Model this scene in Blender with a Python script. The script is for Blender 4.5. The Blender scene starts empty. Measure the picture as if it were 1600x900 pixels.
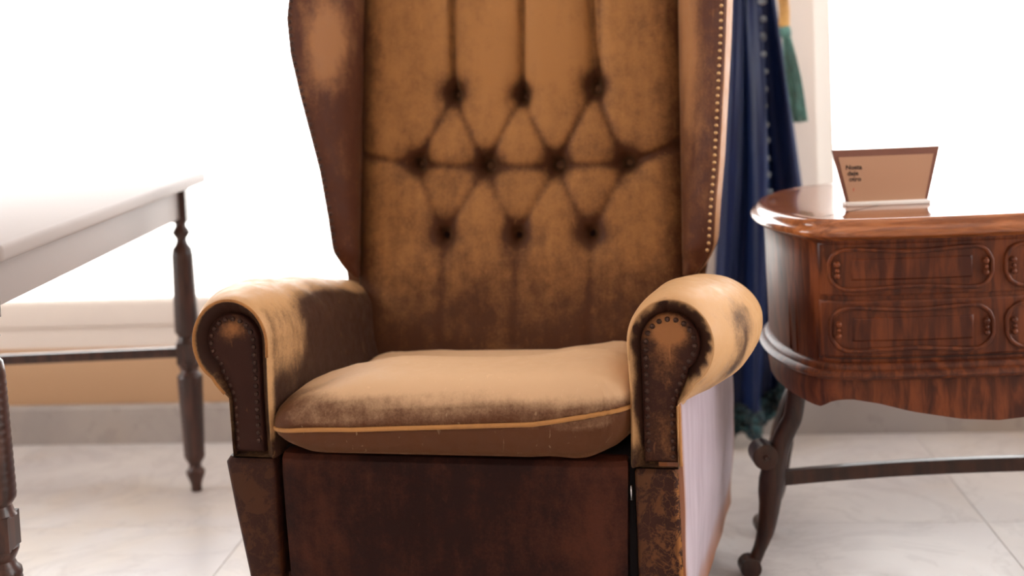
import bpy, bmesh, math, random
from mathutils import Vector, Matrix, noise
from math import sin, cos, pi, radians, sqrt, exp, atan2, tan

SC = bpy.context.scene
COL = SC.collection

# ------------------------------------------------------------------ camera
F_PX, CX, CY = 2000.0, 763.0, 252.0
cam_d = bpy.data.cameras.new('camera')
cam = bpy.data.objects.new('camera', cam_d)
COL.objects.link(cam)
cam_d.sensor_fit = 'HORIZONTAL'
cam_d.sensor_width = 36.0
cam_d.lens = 36.0 * F_PX / 1600.0
cam_d.shift_x = (800.0 - CX) / 1600.0
cam_d.shift_y = (CY - 450.0) / 1600.0
cam_d.clip_start = 0.05
cam.matrix_world = (Matrix.Translation((0, 0, 1.0)) @ Matrix.Rotation(radians(90 - 4.0), 4, 'X')
                    @ Matrix.Rotation(radians(-2.5), 4, 'Z'))
cam_d.dof.use_dof = True
cam_d.dof.focus_distance = 1.98
cam_d.dof.aperture_fstop = 2.4
SC.camera = cam

# ------------------------------------------------------------------ sky, exposure
SC.view_settings.view_transform = 'Standard'
SC.view_settings.look = 'None'
SC.view_settings.gamma = 1.0
SC.view_settings.use_curve_mapping = False
SC.view_settings.exposure = -0.2
world = bpy.data.worlds.new('overcast_sky')
SC.world = world
world.use_nodes = True
wb = world.node_tree.nodes['Background']
wb.inputs['Color'].default_value = (0.995, 0.99, 0.985, 1)
wb.inputs['Strength'].default_value = 9.0
SC.cycles.max_bounces = 10
SC.cycles.diffuse_bounces = 6
SC.cycles.sample_clamp_indirect = 6.0

# room frame: origin on the back wall's inner face, u to the right, v away from the camera
ROOM_O, ROOM_TH = Vector((0, 3.451, 0)), radians(5.96)
ROOM = Matrix.Translation(ROOM_O) @ Matrix.Rotation(-ROOM_TH, 4, 'Z')
RX0, RX1, RY0, RZ1 = -2.7, 2.5, -5.6, 3.0
# openings, the side and front ones unseen and added: (wall, a0, a1, z0, z1)
WIN_BACK = [(-2.10, 0.50, 0.33, 2.65), (0.870, 2.10, 0.33, 2.65)]
WIN_RIGHT = (-2.15, -0.35, 0.40, 2.80)
WIN_LEFT = (-2.15, -0.35, 0.40, 2.80)
WIN_FRONT = (-0.9, 0.3, 1.9, 2.75)


def portal(name, c, rot, w, h):
    d = bpy.data.lights.new(name, 'AREA')
    d.shape = 'RECTANGLE'
    d.size, d.size_y = w, h
    d.cycles.is_portal = True
    o = bpy.data.objects.new(name, d)
    COL.objects.link(o)
    o.matrix_world = ROOM @ Matrix.Translation(c) @ rot
    return o


for k, (a, b, z0, z1) in enumerate(WIN_BACK):
    portal('daylight_portal', ((a + b) / 2, 0.2, (z0 + z1) / 2), Matrix.Rotation(radians(-90), 4, 'X'), b - a, z1 - z0)
a, b, z0, z1 = WIN_RIGHT
portal('daylight_portal', (RX1 + 0.2, (a + b) / 2, (z0 + z1) / 2),
       Matrix.Rotation(radians(90), 4, 'Z') @ Matrix.Rotation(radians(90), 4, 'X'), b - a, z1 - z0)
a, b, z0, z1 = WIN_LEFT
portal('daylight_portal', (RX0 - 0.2, (a + b) / 2, (z0 + z1) / 2),
       Matrix.Rotation(radians(-90), 4, 'Z') @ Matrix.Rotation(radians(90), 4, 'X'), b - a, z1 - z0)
a, b, z0, z1 = WIN_FRONT
portal('daylight_portal', ((a + b) / 2, RY0 - 0.2, (z0 + z1) / 2), Matrix.Rotation(radians(90), 4, 'X'), b - a, z1 - z0)


# ------------------------------------------------------------------ material helpers
def lin(c):
    return tuple(((x / 255) / 12.92 if x / 255 <= .04045 else ((x / 255 + .055) / 1.055) ** 2.4) for x in c) + (1,)


class NT:
    def __init__(s, name):
        s.m = bpy.data.materials.new(name)
        s.m.use_nodes = True
        s.t = s.m.node_tree
        s.b = s.t.nodes['Principled BSDF']
        s.co = s.n('ShaderNodeTexCoord').outputs['Object']

    def n(s, typ, **kw):
        nd = s.t.nodes.new(typ)
        for k, v in kw.items():
            setattr(nd, k, v)
        return nd

    def l(s, a, b):
        s.t.links.new(a, b)

    def put(s, sock, v):
        if hasattr(v, 'is_linked') or isinstance(v, bpy.types.NodeSocket):
            s.l(v, sock)
        else:
            sock.default_value = v

    def noise(s, scale, detail=4, rough=.55, vec=None, dist=0.0, out='Fac'):
        nd = s.n('ShaderNodeTexNoise')
        nd.inputs['Scale'].default_value = scale
        nd.inputs['Detail'].default_value = detail
        nd.inputs['Roughness'].default_value = rough
        nd.inputs['Distortion'].default_value = dist
        s.l(vec if vec is not None else s.co, nd.inputs['Vector'])
        return nd.outputs[out]

    def mapping(s, scale=(1, 1, 1), rot=(0, 0, 0), vec=None):
        nd = s.n('ShaderNodeMapping')
        nd.inputs['Scale'].default_value = scale
        nd.inputs['Rotation'].default_value = rot
        s.l(vec if vec is not None else s.co, nd.inputs['Vector'])
        return nd.outputs['Vector']

    def math(s, op, a, b=0.0, clamp=False):
        nd = s.n('ShaderNodeMath', operation=op)
        nd.use_clamp = clamp
        s.put(nd.inputs[0], a)
        s.put(nd.inputs[1], b)
        return nd.outputs[0]

    def ramp(s, fac, lo, hi, c0=0.0, c1=1.0, smooth=True):
        nd = s.n('ShaderNodeMapRange')
        if smooth:
            nd.interpolation_type = 'SMOOTHSTEP'
        s.put(nd.inputs['Value'], fac)
        for k, v in (('From Min', lo), ('From Max', hi), ('To Min', c0), ('To Max', c1)):
            nd.inputs[k].default_value = v
        return nd.outputs[0]

    def mix(s, fac, a, b, mode='MIX'):
        nd = s.n('ShaderNodeMix', data_type='RGBA', blend_type=mode)
        s.put(nd.inputs[0], fac)
        s.put(nd.inputs[6], a)
        s.put(nd.inputs[7], b)
        return nd.outputs[2]

    def attr(s, name):
        return s.n('ShaderNodeAttribute', attribute_name=name).outputs['Fac']

    def bump(s, h, strength=.2, dist=.002, prev=None):
        nd = s.n('ShaderNodeBump')
        nd.inputs['Strength'].default_value = strength
        nd.inputs['Distance'].default_value = dist
        s.l(h, nd.inputs['Height'])
        if prev is not None:
            s.l(prev, nd.inputs['Normal'])
        return nd.outputs['Normal']

    def set(s, **kw):
        names = dict(color='Base Color', rough='Roughness', metal='Metallic', spec='Specular IOR Level', coat='Coat Weight',
                     coat_rough='Coat Roughness', sheen='Sheen Weight', sheen_rough='Sheen Roughness', sheen_tint='Sheen Tint',
                     normal='Normal', ior='IOR', alpha='Alpha', trans='Transmission Weight')
        for k, v in kw.items():
            s.put(s.b.inputs[names[k]], v)
        return s.m


def plain(name, c, rough=.5, **kw):
    t = NT(name)
    return t.set(color=lin(c), rough=rough, **kw)


# worn velvet and leather: "wear" (a vertex value) mixes dark to tan, for rubbed nap and painted shade
def hide(name, tan, dark, spread=.5, rough=.62, weave=900, sheen=.25, spec=.3):
    t = NT(name)
    big = t.noise(9, 5, .6)
    mid = t.noise(38, 5, .65)
    fine = t.noise(260, 3, .7)
    streak = t.noise(60, 4, .6, vec=t.mapping((1, 1, .18)))
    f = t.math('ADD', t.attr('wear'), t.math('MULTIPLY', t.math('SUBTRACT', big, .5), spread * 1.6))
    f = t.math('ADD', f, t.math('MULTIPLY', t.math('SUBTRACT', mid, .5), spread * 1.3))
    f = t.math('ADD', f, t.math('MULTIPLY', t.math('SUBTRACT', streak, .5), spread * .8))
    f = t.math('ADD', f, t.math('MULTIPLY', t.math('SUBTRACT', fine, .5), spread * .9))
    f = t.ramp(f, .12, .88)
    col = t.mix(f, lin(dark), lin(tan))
    scr = t.ramp(t.noise(95, 3, .5, vec=t.mapping((1, 1, .35), (.5, .3, .2)), dist=1.2), .66, .73)
    col = t.mix(t.math('MULTIPLY', scr, .14), col, lin(tuple(min(255, c * 1.25 + 8) for c in tan)))
    w = t.noise(weave, 2, .5)
    nm = t.bump(t.math('ADD', t.math('MULTIPLY', mid, .6), t.math('MULTIPLY', w, .4)), .35, .0016)
    return t.set(color=col, rough=t.ramp(mid, .3, .7, rough - .1, rough + .12), sheen=sheen, sheen_rough=.45,
                 sheen_tint=lin((230, 190, 140)), spec=spec, normal=nm)


M = {}
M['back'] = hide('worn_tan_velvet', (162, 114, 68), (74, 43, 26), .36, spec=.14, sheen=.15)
M['seat'] = hide('worn_seat_velvet', (210, 174, 138), (88, 52, 30), .30, sheen=.12, spec=.2)
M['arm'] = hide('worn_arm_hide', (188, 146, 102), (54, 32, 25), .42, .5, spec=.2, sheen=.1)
M['wing'] = hide('red_brown_hide', (150, 104, 68), (76, 41, 27), .45, .54, spec=.13, sheen=.1)
M['dark'] = hide('dark_oxblood_leather', (76, 40, 28), (37, 17, 14), .6, .52, spec=.12, sheen=0)
M['scroll'] = hide('rubbed_scroll_leather', (146, 98, 60), (52, 28, 22), .55, .52, spec=.14, sheen=0)
M['piping'] = hide('ochre_piping', (178, 126, 72), (126, 80, 44), .4, .6)
M['gap'] = plain('black_cambric', (30, 20, 20), .9)


def cracked_leather():
    t = NT('cracked_leather')
    vor = t.n('ShaderNodeTexVoronoi', feature='DISTANCE_TO_EDGE')
    vor.inputs['Scale'].default_value = 60
    wob = t.n('ShaderNodeVectorMath', operation='ADD')
    t.l(t.co, wob.inputs[0])
    nv = t.n('ShaderNodeVectorMath', operation='SCALE')
    t.l(t.noise(30, 4, .6, out='Color'), nv.inputs[0])
    nv.inputs['Scale'].default_value = .05
    t.l(nv.outputs[0], wob.inputs[1])
    t.l(wob.outputs[0], vor.inputs['Vector'])
    crack = t.ramp(vor.outputs['Distance'], .01, .06, 1, 0)
    flake = t.ramp(t.noise(26, 7, .68, dist=.6), .49, .55)
    w = t.attr('wear')
    f = t.math('MULTIPLY', w, t.math('MAXIMUM', flake, t.math('MULTIPLY', crack, .7)), True)
    f = t.math('MAXIMUM', f, t.ramp(t.math('ADD', w, t.math('MULTIPLY', t.math('SUBTRACT', t.noise(42, 6, .7), .5), 1.0)), .86, .98))
    base = t.mix(t.noise(18, 5, .6), lin((38, 19, 15)), lin((62, 32, 23)))
    col = t.mix(f, base, lin((190, 126, 66)))
    nm = t.bump(t.math('SUBTRACT', t.noise(70, 4, .6), f), .5, .0016)
    return t.set(color=col, rough=.52, spec=.18, normal=nm)


M['crack'] = cracked_leather()


def side_leather():
    t = NT('bare_grey_side_leather')
    a = t.noise(22, 5, .6, vec=t.mapping((1, 1, .25)))
    b = t.noise(6, 4, .5)
    col = t.mix(t.ramp(a, .25, .75), lin((164, 148, 158)), lin((186, 172, 182)))  # bare leather with the cool window sheen put into its colour
    col = t.mix(t.math('MULTIPLY', t.attr('wear'), t.ramp(t.math('ADD', b, t.math('MULTIPLY', t.attr('wear'), .5)), .55, .8)),
                col, lin((150, 92, 52)))
    return t.set(color=col, rough=.42, spec=.5, normal=t.bump(t.noise(45, 4, .6), .25, .002))


M['side'] = side_leather()


def wood(name, c0, c1, rough=.28, coat=.5, grain=(1, 1, 14), coat_rough=.12, spec=.4):
    t = NT(name)
    g = t.noise(9, 6, .6, vec=t.mapping(grain), dist=.5)
    g2 = t.noise(3.5, 3, .5)
    col = t.mix(t.ramp(g, .35, .68), lin(c0), lin(c1))
    col = t.mix(t.math('MULTIPLY', t.ramp(g2, .4, .7), .35), col, lin(c0))
    return t.set(color=col, rough=rough, coat=coat, coat_rough=coat_rough, spec=spec, normal=t.bump(g, .06, .001))


M['walnut'] = wood('polished_walnut', (62, 27, 16), (116, 60, 31), .46, .12, (6, 6, .8), .3, spec=.2)
M['walnut_top'] = wood('polished_walnut_top', (120, 66, 36), (168, 102, 58), .22, .6, (.8, 7, 7), .06)
M['walnut_dark'] = wood('dark_carved_walnut', (34, 17, 13), (62, 33, 21), .35, .12, (6, 6, .8), spec=.3)
M['mahogany'] = wood('dark_table_wood', (44, 24, 18), (78, 44, 32), .4, .25, (6, 6, .8))
M['cream'] = plain('worn_grey_paint', (160, 150, 146), .6, spec=.2)  # window glare on the table, put into an even pale colour
M['brass'] = plain('aged_brass', (176, 138, 88), .35, metal=.9)
M['nail'] = plain('dull_brass_nail', (196, 158, 112), .38, metal=.7)
M['nail_dark'] = plain('tarnished_nail', (62, 40, 32), .4, metal=.6)
M['button'] = hide('dark_button_cover', (46, 26, 20), (32, 17, 14), .3, .85, spec=.1, sheen=0)


def marble(name, c0, c1, c2, rough=.3, joint=None):
    t = NT(name)
    big = t.noise(1.6, 5, .55, dist=.6)
    v = t.noise(3.0, 8, .62, dist=1.4)
    vein = t.ramp(t.math('ABSOLUTE', t.math('SUBTRACT', v, .5)), 0.0, .035, 1, 0)
    st = t.ramp(t.noise(1.1, 4, .6), .5, .68)
    col = t.mix(t.ramp(big, .35, .65), lin(c0), lin(c1))
    col = t.mix(t.math('MULTIPLY', st, .5), col, lin(c2))
    col = t.mix(t.math('MULTIPLY', vein, .16), col, lin((150, 140, 138)))
    return t.set(color=col, rough=t.ramp(t.noise(14, 3), .3, .7, rough - .05, rough + .1), spec=.4)


M['floor'] = marble('worn_white_marble', (222, 217, 214), (208, 203, 203), (216, 199, 176), .34)
M['joint'] = plain('floor_joint', (200, 194, 189), .8)
M['base'] = marble('grey_marble_skirting', (178, 168, 160), (158, 150, 146), (168, 150, 132), .3)


def plaster(name, c, rough=.8):
    t = NT(name)
    n1 = t.noise(2.2, 4, .55)
    col = t.mix(t.math('MULTIPLY', n1, .35), lin(c), lin(tuple(x * .93 for x in c)))
    return t.set(color=col, rough=rough, normal=t.bump(t.noise(80, 3), .08, .001))


M['wall'] = plaster('peach_white_plaster', (238, 226, 216))
M['ceiling'] = plaster('white_plaster', (236, 228, 220))
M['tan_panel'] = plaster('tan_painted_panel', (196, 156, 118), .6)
M['white'] = plain('white_gloss_paint', (240, 238, 234), .35)
M['terrace'] = marble('pale_terrace_stone', (225, 222, 216), (214, 210, 204), (218, 208, 194), .7)


def glass_pane():
    t = NT('window_glass')
    tr = t.n('ShaderNodeBsdfTransparent')
    gl = t.n('ShaderNodeBsdfGlossy')
    gl.inputs['Roughness'].default_value = .02
    fr = t.n('ShaderNodeFresnel')
    fr.inputs['IOR'].default_value = 1.45
    mx = t.n('ShaderNodeMixShader')
    t.l(fr.outputs[0], mx.inputs[0])
    t.l(tr.outputs[0], mx.inputs[1])
    t.l(gl.outputs[0], mx.inputs[2])
    t.l(mx.outputs[0], t.n('ShaderNodeOutputMaterial').inputs['Surface'])
    for n in list(t.t.nodes):
        if n.type == 'OUTPUT_MATERIAL' and not n.inputs['Surface'].is_linked or n.type == 'BSDF_PRINCIPLED':
            t.t.nodes.remove(n)
    out = [n for n in t.t.nodes if n.type == 'OUTPUT_MATERIAL']
    for n in out[:-1]:
        t.t.nodes.remove(n)
    return t.m


M['glass'] = glass_pane()


def velvet():
    t = NT('navy_velvet')
    g = t.noise(40, 4, .6, vec=t.mapping((1, 1, .12)))
    col = t.mix(g, lin((10, 17, 42)), lin((24, 42, 88)))
    return t.set(color=col, rough=.42, sheen=.4, sheen_rough=.25, sheen_tint=lin((90, 150, 235)), spec=.3)


M['velvet'] = velvet()
M['bobble'] = hide('grey_green_bobble', (128, 134, 142), (60, 68, 80), .5, .8)
M['fringe'] = hide('dark_teal_fringe', (60, 96, 100), (16, 28, 40), .6, .8)
M['teal'] = hide('teal_silk_strands', (98, 146, 138), (52, 84, 78), .7, .45)
M['gold'] = hide('gold_silk_cord', (206, 162, 96), (130, 86, 44), .6, .45)
M['card'] = plain('brown_card', (176, 136, 108), .7)
M['card_edge'] = plain('dark_brown_card_border', (118, 76, 62), .7)
M['ink'] = plain('black_print', (24, 18, 18), .7)
M['ink_red'] = plain('red_print', (190, 60, 42), .7)


# ------------------------------------------------------------------ mesh helpers
def obj(name, verts, faces, mat, parent=None, smooth=True, wear=None, sharp=None):
    me = bpy.data.meshes.new(name)
    me.from_pydata([tuple(v) for v in verts], [], faces)
    me.validate()
    bm = bmesh.new()
    bm.from_mesh(me)
    bmesh.ops.recalc_face_normals(bm, faces=bm.faces[:])
    bm.to_mesh(me)
    bm.free()
    return link(name, me, mat, parent, smooth, wear, sharp)


def link(name, me, mat, parent=None, smooth=True, wear=None, sharp=None):
    if mat is not None and not me.materials:
        me.materials.append(mat)
    me.polygons.foreach_set('use_smooth', [smooth] * len(me.polygons))
    if smooth and sharp:
        me.set_sharp_from_angle(angle=radians(sharp))
    if wear is not None:
        at = me.attributes.new('wear', 'FLOAT', 'POINT')
        at.data.foreach_set('value', [float(wear(v.co) if callable(wear) else wear) for v in me.vertices])
    o = bpy.data.objects.new(name, me)
    COL.objects.link(o)
    if parent is not None:
        o.parent = parent
    return o


def dup(o, parent=None, loc=None, rot=None):
    c = o.copy()
    COL.objects.link(c)
    if parent is not None:
        c.parent = parent
    if loc is not None:
        c.location = loc
    if rot is not None:
        c.rotation_euler = rot
    return c


def thing(name, label, cat, loc=(0, 0, 0), rz=0, group=None):
    o = bpy.data.objects.new(name, None)
    COL.objects.link(o)
    o.empty_display_size = .1
    o.location = loc
    o.rotation_euler = (0, 0, rz)
    o['label'], o['category'] = label, cat
    if group:
        o['group'] = group
    return o


def struct(o):
    o['kind'] = 'structure'
    return o


class MB:
    """collects pieces of one mesh"""

    def __init__(s):
        s.v, s.f = [], []

    def add(s, v, f):
        n = len(s.v)
        s.v += [Vector(p) for p in v]
        s.f += [tuple(i + n for i in q) for q in f]
        return s

    def box(s, x0, x1, y0, y1, z0, z1):
        v = [(x, y, z) for z in (z0, z1) for y in (y0, y1) for x in (x0, x1)]
        return s.add(v, [(0, 2, 3, 1), (4, 5, 7, 6), (0, 1, 5, 4), (2, 6, 7, 3), (0, 4, 6, 2), (1, 3, 7, 5)])

    def loft(s, rings, caps=True, closed=True):
        n = len(rings[0])
        v = [p for r in rings for p in r]
        f = []
        for i in range(len(rings) - 1):
            for j in range(n if closed else n - 1):
                a, b = i * n + j, i * n + (j + 1) % n
                f.append((a, b, b + n, a + n))
        if caps:
            f.append(tuple(range(n))[::-1])
            f.append(tuple((len(rings) - 1) * n + j for j in range(n)))
        return s.add(v, f)

    def tube(s, path, r, n=10, closed=False, caps=True):
        path = [Vector(p) for p in path]
        m = len(path)
        rr = r if callable(r) else (lambda t: r)
        rings, up = [], None
        for i, p in enumerate(path):
            a = path[(i - 1) % m] if (closed or i > 0) else p
            b = path[(i + 1) % m] if (closed or i < m - 1) else p
            t = (b - a).normalized()
            if up is None:
                up = Vector((0, 0, 1)) if abs(t.z) < .9 else Vector((1, 0, 0))
            e1 = (up - t * up.dot(t)).normalized()
            up = e1
            e2 = t.cross(e1)
            rad = rr(i / max(1, m - 1))
            rings.append([p + (e1 * cos(2 * pi * k / n) + e2 * sin(2 * pi * k / n)) * rad for k in range(n)])
        if closed:
            rings.append(rings[0])
            return s.loft(rings, caps=False)
        return s.loft(rings, caps=caps)

    def lathe(s, prof, c=(0, 0), n=24):
        rings = [[(c[0] + r * cos(2 * pi * k / n), c[1] + r * sin(2 * pi * k / n), z) for k in range(n)] for z, r in prof]
        return s.loft(rings)

    def build(s, name, mat, parent=None, smooth=True, wear=None, sharp=None):
        return obj(name, s.v, s.f, mat, parent, smooth, wear, sharp)


def rbox_mesh(name, x0, x1, y0, y1, z0, z1, r=.006, seg=3):
    bm = bmesh.new()
    bmesh.ops.create_cube(bm, size=1)
    for v in bm.verts:
        v.co = Vector(((x0 + x1) / 2 + v.co.x * (x1 - x0), (y0 + y1) / 2 + v.co.y * (y1 - y0), (z0 + z1) / 2 + v.co.z * (z1 - z0)))
    bmesh.ops.bevel(bm, geom=bm.edges[:], offset=r, segments=seg, profile=.5, affect='EDGES')
    me = bpy.data.meshes.new(name)
    bm.to_mesh(me)
    bm.free()
    return me


def rbox(name, x0, x1, y0, y1, z0, z1, mat, parent=None, r=.006, seg=3, wear=None):
    return link(name, rbox_mesh(name, x0, x1, y0, y1, z0, z1, r, seg), mat, parent, True, wear, 40)


def dome_mesh(name, r, h, n=10):
    """nail head, its dome towards -Y"""
    rings = [[(r * cos(q) * cos(2 * pi * k / n), -h * sin(q), r * cos(q) * sin(2 * pi * k / n)) for k in range(n)]
             for q in (0, .5, 1.0, 1.35)]
    b = MB().loft(rings)
    o = b.build(name, None)
    me = o.data
    bpy.data.objects.remove(o)
    return me


def ball_mesh(name, r, seg=12, rings=8):
    bm = bmesh.new()
    bmesh.ops.create_uvsphere(bm, u_segments=seg, v_segments=rings, radius=r)
    for v in bm.verts:
        v.co *= 1 + .12 * noise.noise(v.co * (2.2 / r))
    me = bpy.data.meshes.new(name)
    bm.to_mesh(me)
    bm.free()
    return me


def table(rows, x):
    """piecewise interpolation of rows (x, a, b, ...) with easing"""
    if x <= rows[0][0]:
        return rows[0][1:]
    for p, q in zip(rows, rows[1:]):
        if x <= q[0]:
            t = (x - p[0]) / (q[0] - p[0])
            return tuple(a + (b - a) * t for a, b in zip(p[1:], q[1:]))
    return rows[-1][1:]


def sst(a, b, x):
    t = max(0., min(1., (x - a) / (b - a)))
    return t * t * (3 - 2 * t)


# ------------------------------------------------------------------ room
def room(o):
    o.matrix_world = ROOM
    return struct(o)


def wall_mesh(name, a0, a1, z0, z1, holes, t, axis, c, mat):
    """a wall slab with openings; axis 'u': runs along u with its inner face at v=c (t outwards); 'v': runs along v, inner face at u=c"""
    b = MB()
    xs = sorted({a0, a1} | {h[0] for h in holes} | {h[1] for h in holes})
    for x0, x1 in zip(xs, xs[1:]):
        hs = [h for h in holes if h[0] <= x0 + 1e-6 and h[1] >= x1 - 1e-6]
        spans = [(z0, z1)] if not hs else [(z0, hs[0][2]), (hs[0][3], z1)]
        for q0, q1 in spans:
            lo, hi = min(c, c + t), max(c, c + t)
            if axis == 'u':
                b.box(x0, x1, lo, hi, q0, q1)
            else:
                b.box(lo, hi, x0, x1, q0, q1)
    return room(b.build(name, mat, smooth=False))


# floor of marble slabs with recessed joints
flo = room(MB().box(RX0 - .3, RX1 + .3, RY0 - .3, .3, -.12, -.004).build('floor', M['joint'], smooth=False))
TS = .80
tile_me = rbox_mesh('tile', -TS / 2 + .0006, TS / 2 - .0006, -TS / 2 + .0006, TS / 2 - .0006, -.02, 0, .0006, 1)
tile_me.materials.append(M['floor'])
rnd = random.Random(3)
u = RX0 + .2
while u - TS / 2 < RX1:
    v = -.28
    while v + TS / 2 > RY0:
        if v > -5.0:
            t_ = bpy.data.objects.new('tile', tile_me)
            COL.objects.link(t_)
            t_.parent = flo
            t_.location = (u, v, rnd.uniform(-.0003, .0))
            t_.rotation_euler = (0, 0, rnd.choice((0, pi / 2, pi, -pi / 2)))
        v -= TS
    u += TS
room(MB().box(RX0 - .3, RX1 + .3, RY0 - .3, .3, RZ1, RZ1 + .1).build('ceiling', M['ceiling'], smooth=False))
wall_mesh('wall_back', RX0, RX1, 0, RZ1, WIN_BACK, .26, 'u', 0, M['wall'])
wall_mesh('wall_front', RX0, RX1, 0, RZ1, [WIN_FRONT], -.26, 'u', RY0, M['wall'])
wall_mesh('wall_left', RY0, 0, 0, RZ1, [WIN_LEFT], -.26, 'v', RX0, M['wall'])
wall_mesh('wall_right', RY0, 0, 0, RZ1, [WIN_RIGHT], .26, 'v', RX1, M['wall'])
# marble skirting along the back wall
bb = MB()
bb.loft([[(x, -y, z) for y, z in ((0, 0), (.02, 0), (.02, .100), (.014, .112), (0, .112))] for x in (RX0, RX1)])
room(bb.build('baseboard_back', M['base'], smooth=False))
room(rbox('trim_1', WIN_BACK[0][0] + .02, WIN_BACK[0][1] - .02, -.008, .002, .111, .272, M['tan_panel'], None, .003, 2))  # tan strip on the wall below the first window
room(MB().box(-9, 9, .3, 14, -.25, -.13).build('ground', M['terrace'], smooth=False))


def window(name, a0, a1, z0, z1, place, mull):
    """frame, glazing bars, panes and sill in a frame whose x runs along the wall and y outwards"""
    fr = MB()
    w = .06
    y0, y1 = .10, .16
    fr.box(a0, a0 + w, y0, y1, z0, z1).box(a1 - w, a1, y0, y1, z0, z1)
    fr.box(a0 + w, a1 - w, y0, y1, z0, z0 + .045).box(a0 + w, a1 - w, y0, y1, z1 - w, z1)
    for m in mull:
        fr.box(m - .03, m + .03, y0, y1, z0 + .045, z1 - w)
    o = struct(fr.build(name, M['white'], smooth=False))
    o.matrix_world = place
    xs = [a0 + w] + [q for m in mull for q in (m - .03, m + .03)] + [a1 - w]
    for x0, x1 in zip(xs[::2], xs[1::2]):
        MB().box(x0, x1, .128, .132, z0 + .045, z1 - w).build('pane', M['glass'], o, False)
    if z0 < .35:
        rbox('sill', a0 - .001, a1 + .001, -.010, .060, z0 - .001, z0 + .075, M['wall'], o, .012)
    return o


window('window_1', *WIN_BACK[0], ROOM, [-.05])
window('window_2', *WIN_BACK[1], ROOM, [1.52])
a, b, z0, z1 = WIN_RIGHT
window('window_3', a, b, z0, z1, ROOM @ Matrix.Translation((RX1, 0, 0)) @ Matrix.Rotation(pi / 2, 4, 'Z') @ Matrix.Scale(-1, 4, (0, 1, 0)), [-1.25])  # unseen window, added to light the chair's right side
a, b, z0, z1 = WIN_LEFT
window('window_5', a, b, z0, z1, ROOM @ Matrix.Translation((RX0, 0, 0)) @ Matrix.Rotation(pi / 2, 4, 'Z'), [-1.25])  # added out of view, for more side light on the seat
a, b, z0, z1 = WIN_FRONT
window('window_4', a, b, z0, z1, ROOM @ Matrix.Translation((0, RY0, 0)) @ Matrix.Scale(-1, 4, (0, 1, 0)), [-.3])  # high unseen opening behind the camera, added as fill for the chair back

# ------------------------------------------------------------------ wing armchair
chair = thing('wingback_armchair', 'large worn tan and brown wingback armchair with button tufted back and rolled arms', 'armchair',
              (-.082, 1.93, 0), -radians(13))
TILT = tan(radians(12))


def vback(z):
    return .52 + (z - .45) * TILT


# --- tufted back
BTN = [(-.128, .955), (.012, .947), (.158, .956), (-.204, .819), (-.060, .811), (.081, .809), (.220, .810),
       (-.146, .677), (.002, .675), (.148, .676)]
ZT = 1.26
LINES = []


def ln(i, j, d, w):
    LINES.append((BTN[i][0], BTN[i][1], BTN[j][0], BTN[j][1], d, w))


for i, j in ((0, 3), (0, 4), (1, 4), (1, 5), (2, 5), (2, 6)):
    ln(i, j, .0085, .0075)
for i, j in ((3, 4), (4, 5), (5, 6)):
    ln(i, j, .009, .0085)
for i, j in ((3, 7), (4, 7), (4, 8), (5, 8), (5, 9), (6, 9)):
    ln(i, j, .0055, .008)
LINES.append((BTN[2][0] + .008, BTN[2][1] + .02, BTN[2][0] + .014, 1.25, .007, .005))
for i, dx in ((0, -.006), (1, 0), (2, -.012)):
    LINES.append((BTN[i][0], BTN[i][1], BTN[i][0] + dx, 1.25, .017, .0078))
for i in (7, 8, 9):
    LINES.append((BTN[i][0], BTN[i][1], BTN[i][0] - .004, .48, .0042, .012))
LINES.append((BTN[3][0], BTN[3][1], -.33, .842, .008, .0085))
LINES.append((BTN[6][0], BTN[6][1], .33, .842, .010, .0085))
LINES.append((BTN[6][0] + .03, BTN[6][1] + .014, .33, .854, .005, .005))


def seg_d(px, pz, l):
    ax, az, bx, bz = l[:4]
    dx, dz = bx - ax, bz - az
    t = max(0, min(1, ((px - ax) * dx + (pz - az) * dz) / (dx * dx + dz * dz)))
    return sqrt((px - ax - t * dx) ** 2 + (pz - az - t * dz) ** 2), t


def back_depth(s, z):
    """how far the padding stands forward of the back plane"""
    e = (.328 - abs(s))
    d = .030 * (1 - exp(-max(0, e) / .022)) - .030
    d += .010 * (1 - (s / .33) ** 2)
    for l in LINES:
        q, t = seg_d(s, z, l)
        if q < .06:
            fade = 1.0 if l[4] > .012 else .55 + .45 * (abs(2 * t - 1)) ** 2
            d -= fade * (l[4] * exp(-(q / l[5]) ** 2) + l[4] * .55 * exp(-(q / (l[5] * 3.2)) ** 2))
    for bx, bz in BTN:
        q = sqrt((s - bx) ** 2 + (z - bz) ** 2)
        if q < .12:
            d -= .016 * exp(-(q / .014) ** 2) + .010 * exp(-(q / .034) ** 2)
    d += .0022 * noise.noise(Vector((s * 9, z * 7, 1.3))) + .0008 * noise.noise(Vector((s * 40, z * 20, 4)))
    if z < .60:
        d += .012 * sst(.60, .47, z)
    d -= .05 * sst(ZT - .07, ZT, z) ** 2
    return d


NX, NZ = 200, 240
bv, bf, bw = [], [], []
for j in range(NZ + 1):
    z = .43 + (ZT - .43) * j / NZ
    for i in range(NX + 1):
        s = -.328 + .656 * i / NX
        bv.append((s, vback(z) - back_depth(s, z), z))
for j in range(NZ):
    for i in range(NX):
        k = j * (NX + 1) + i
        bf.append((k, k + 1, k + NX + 2, k + NX + 1))
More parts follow.
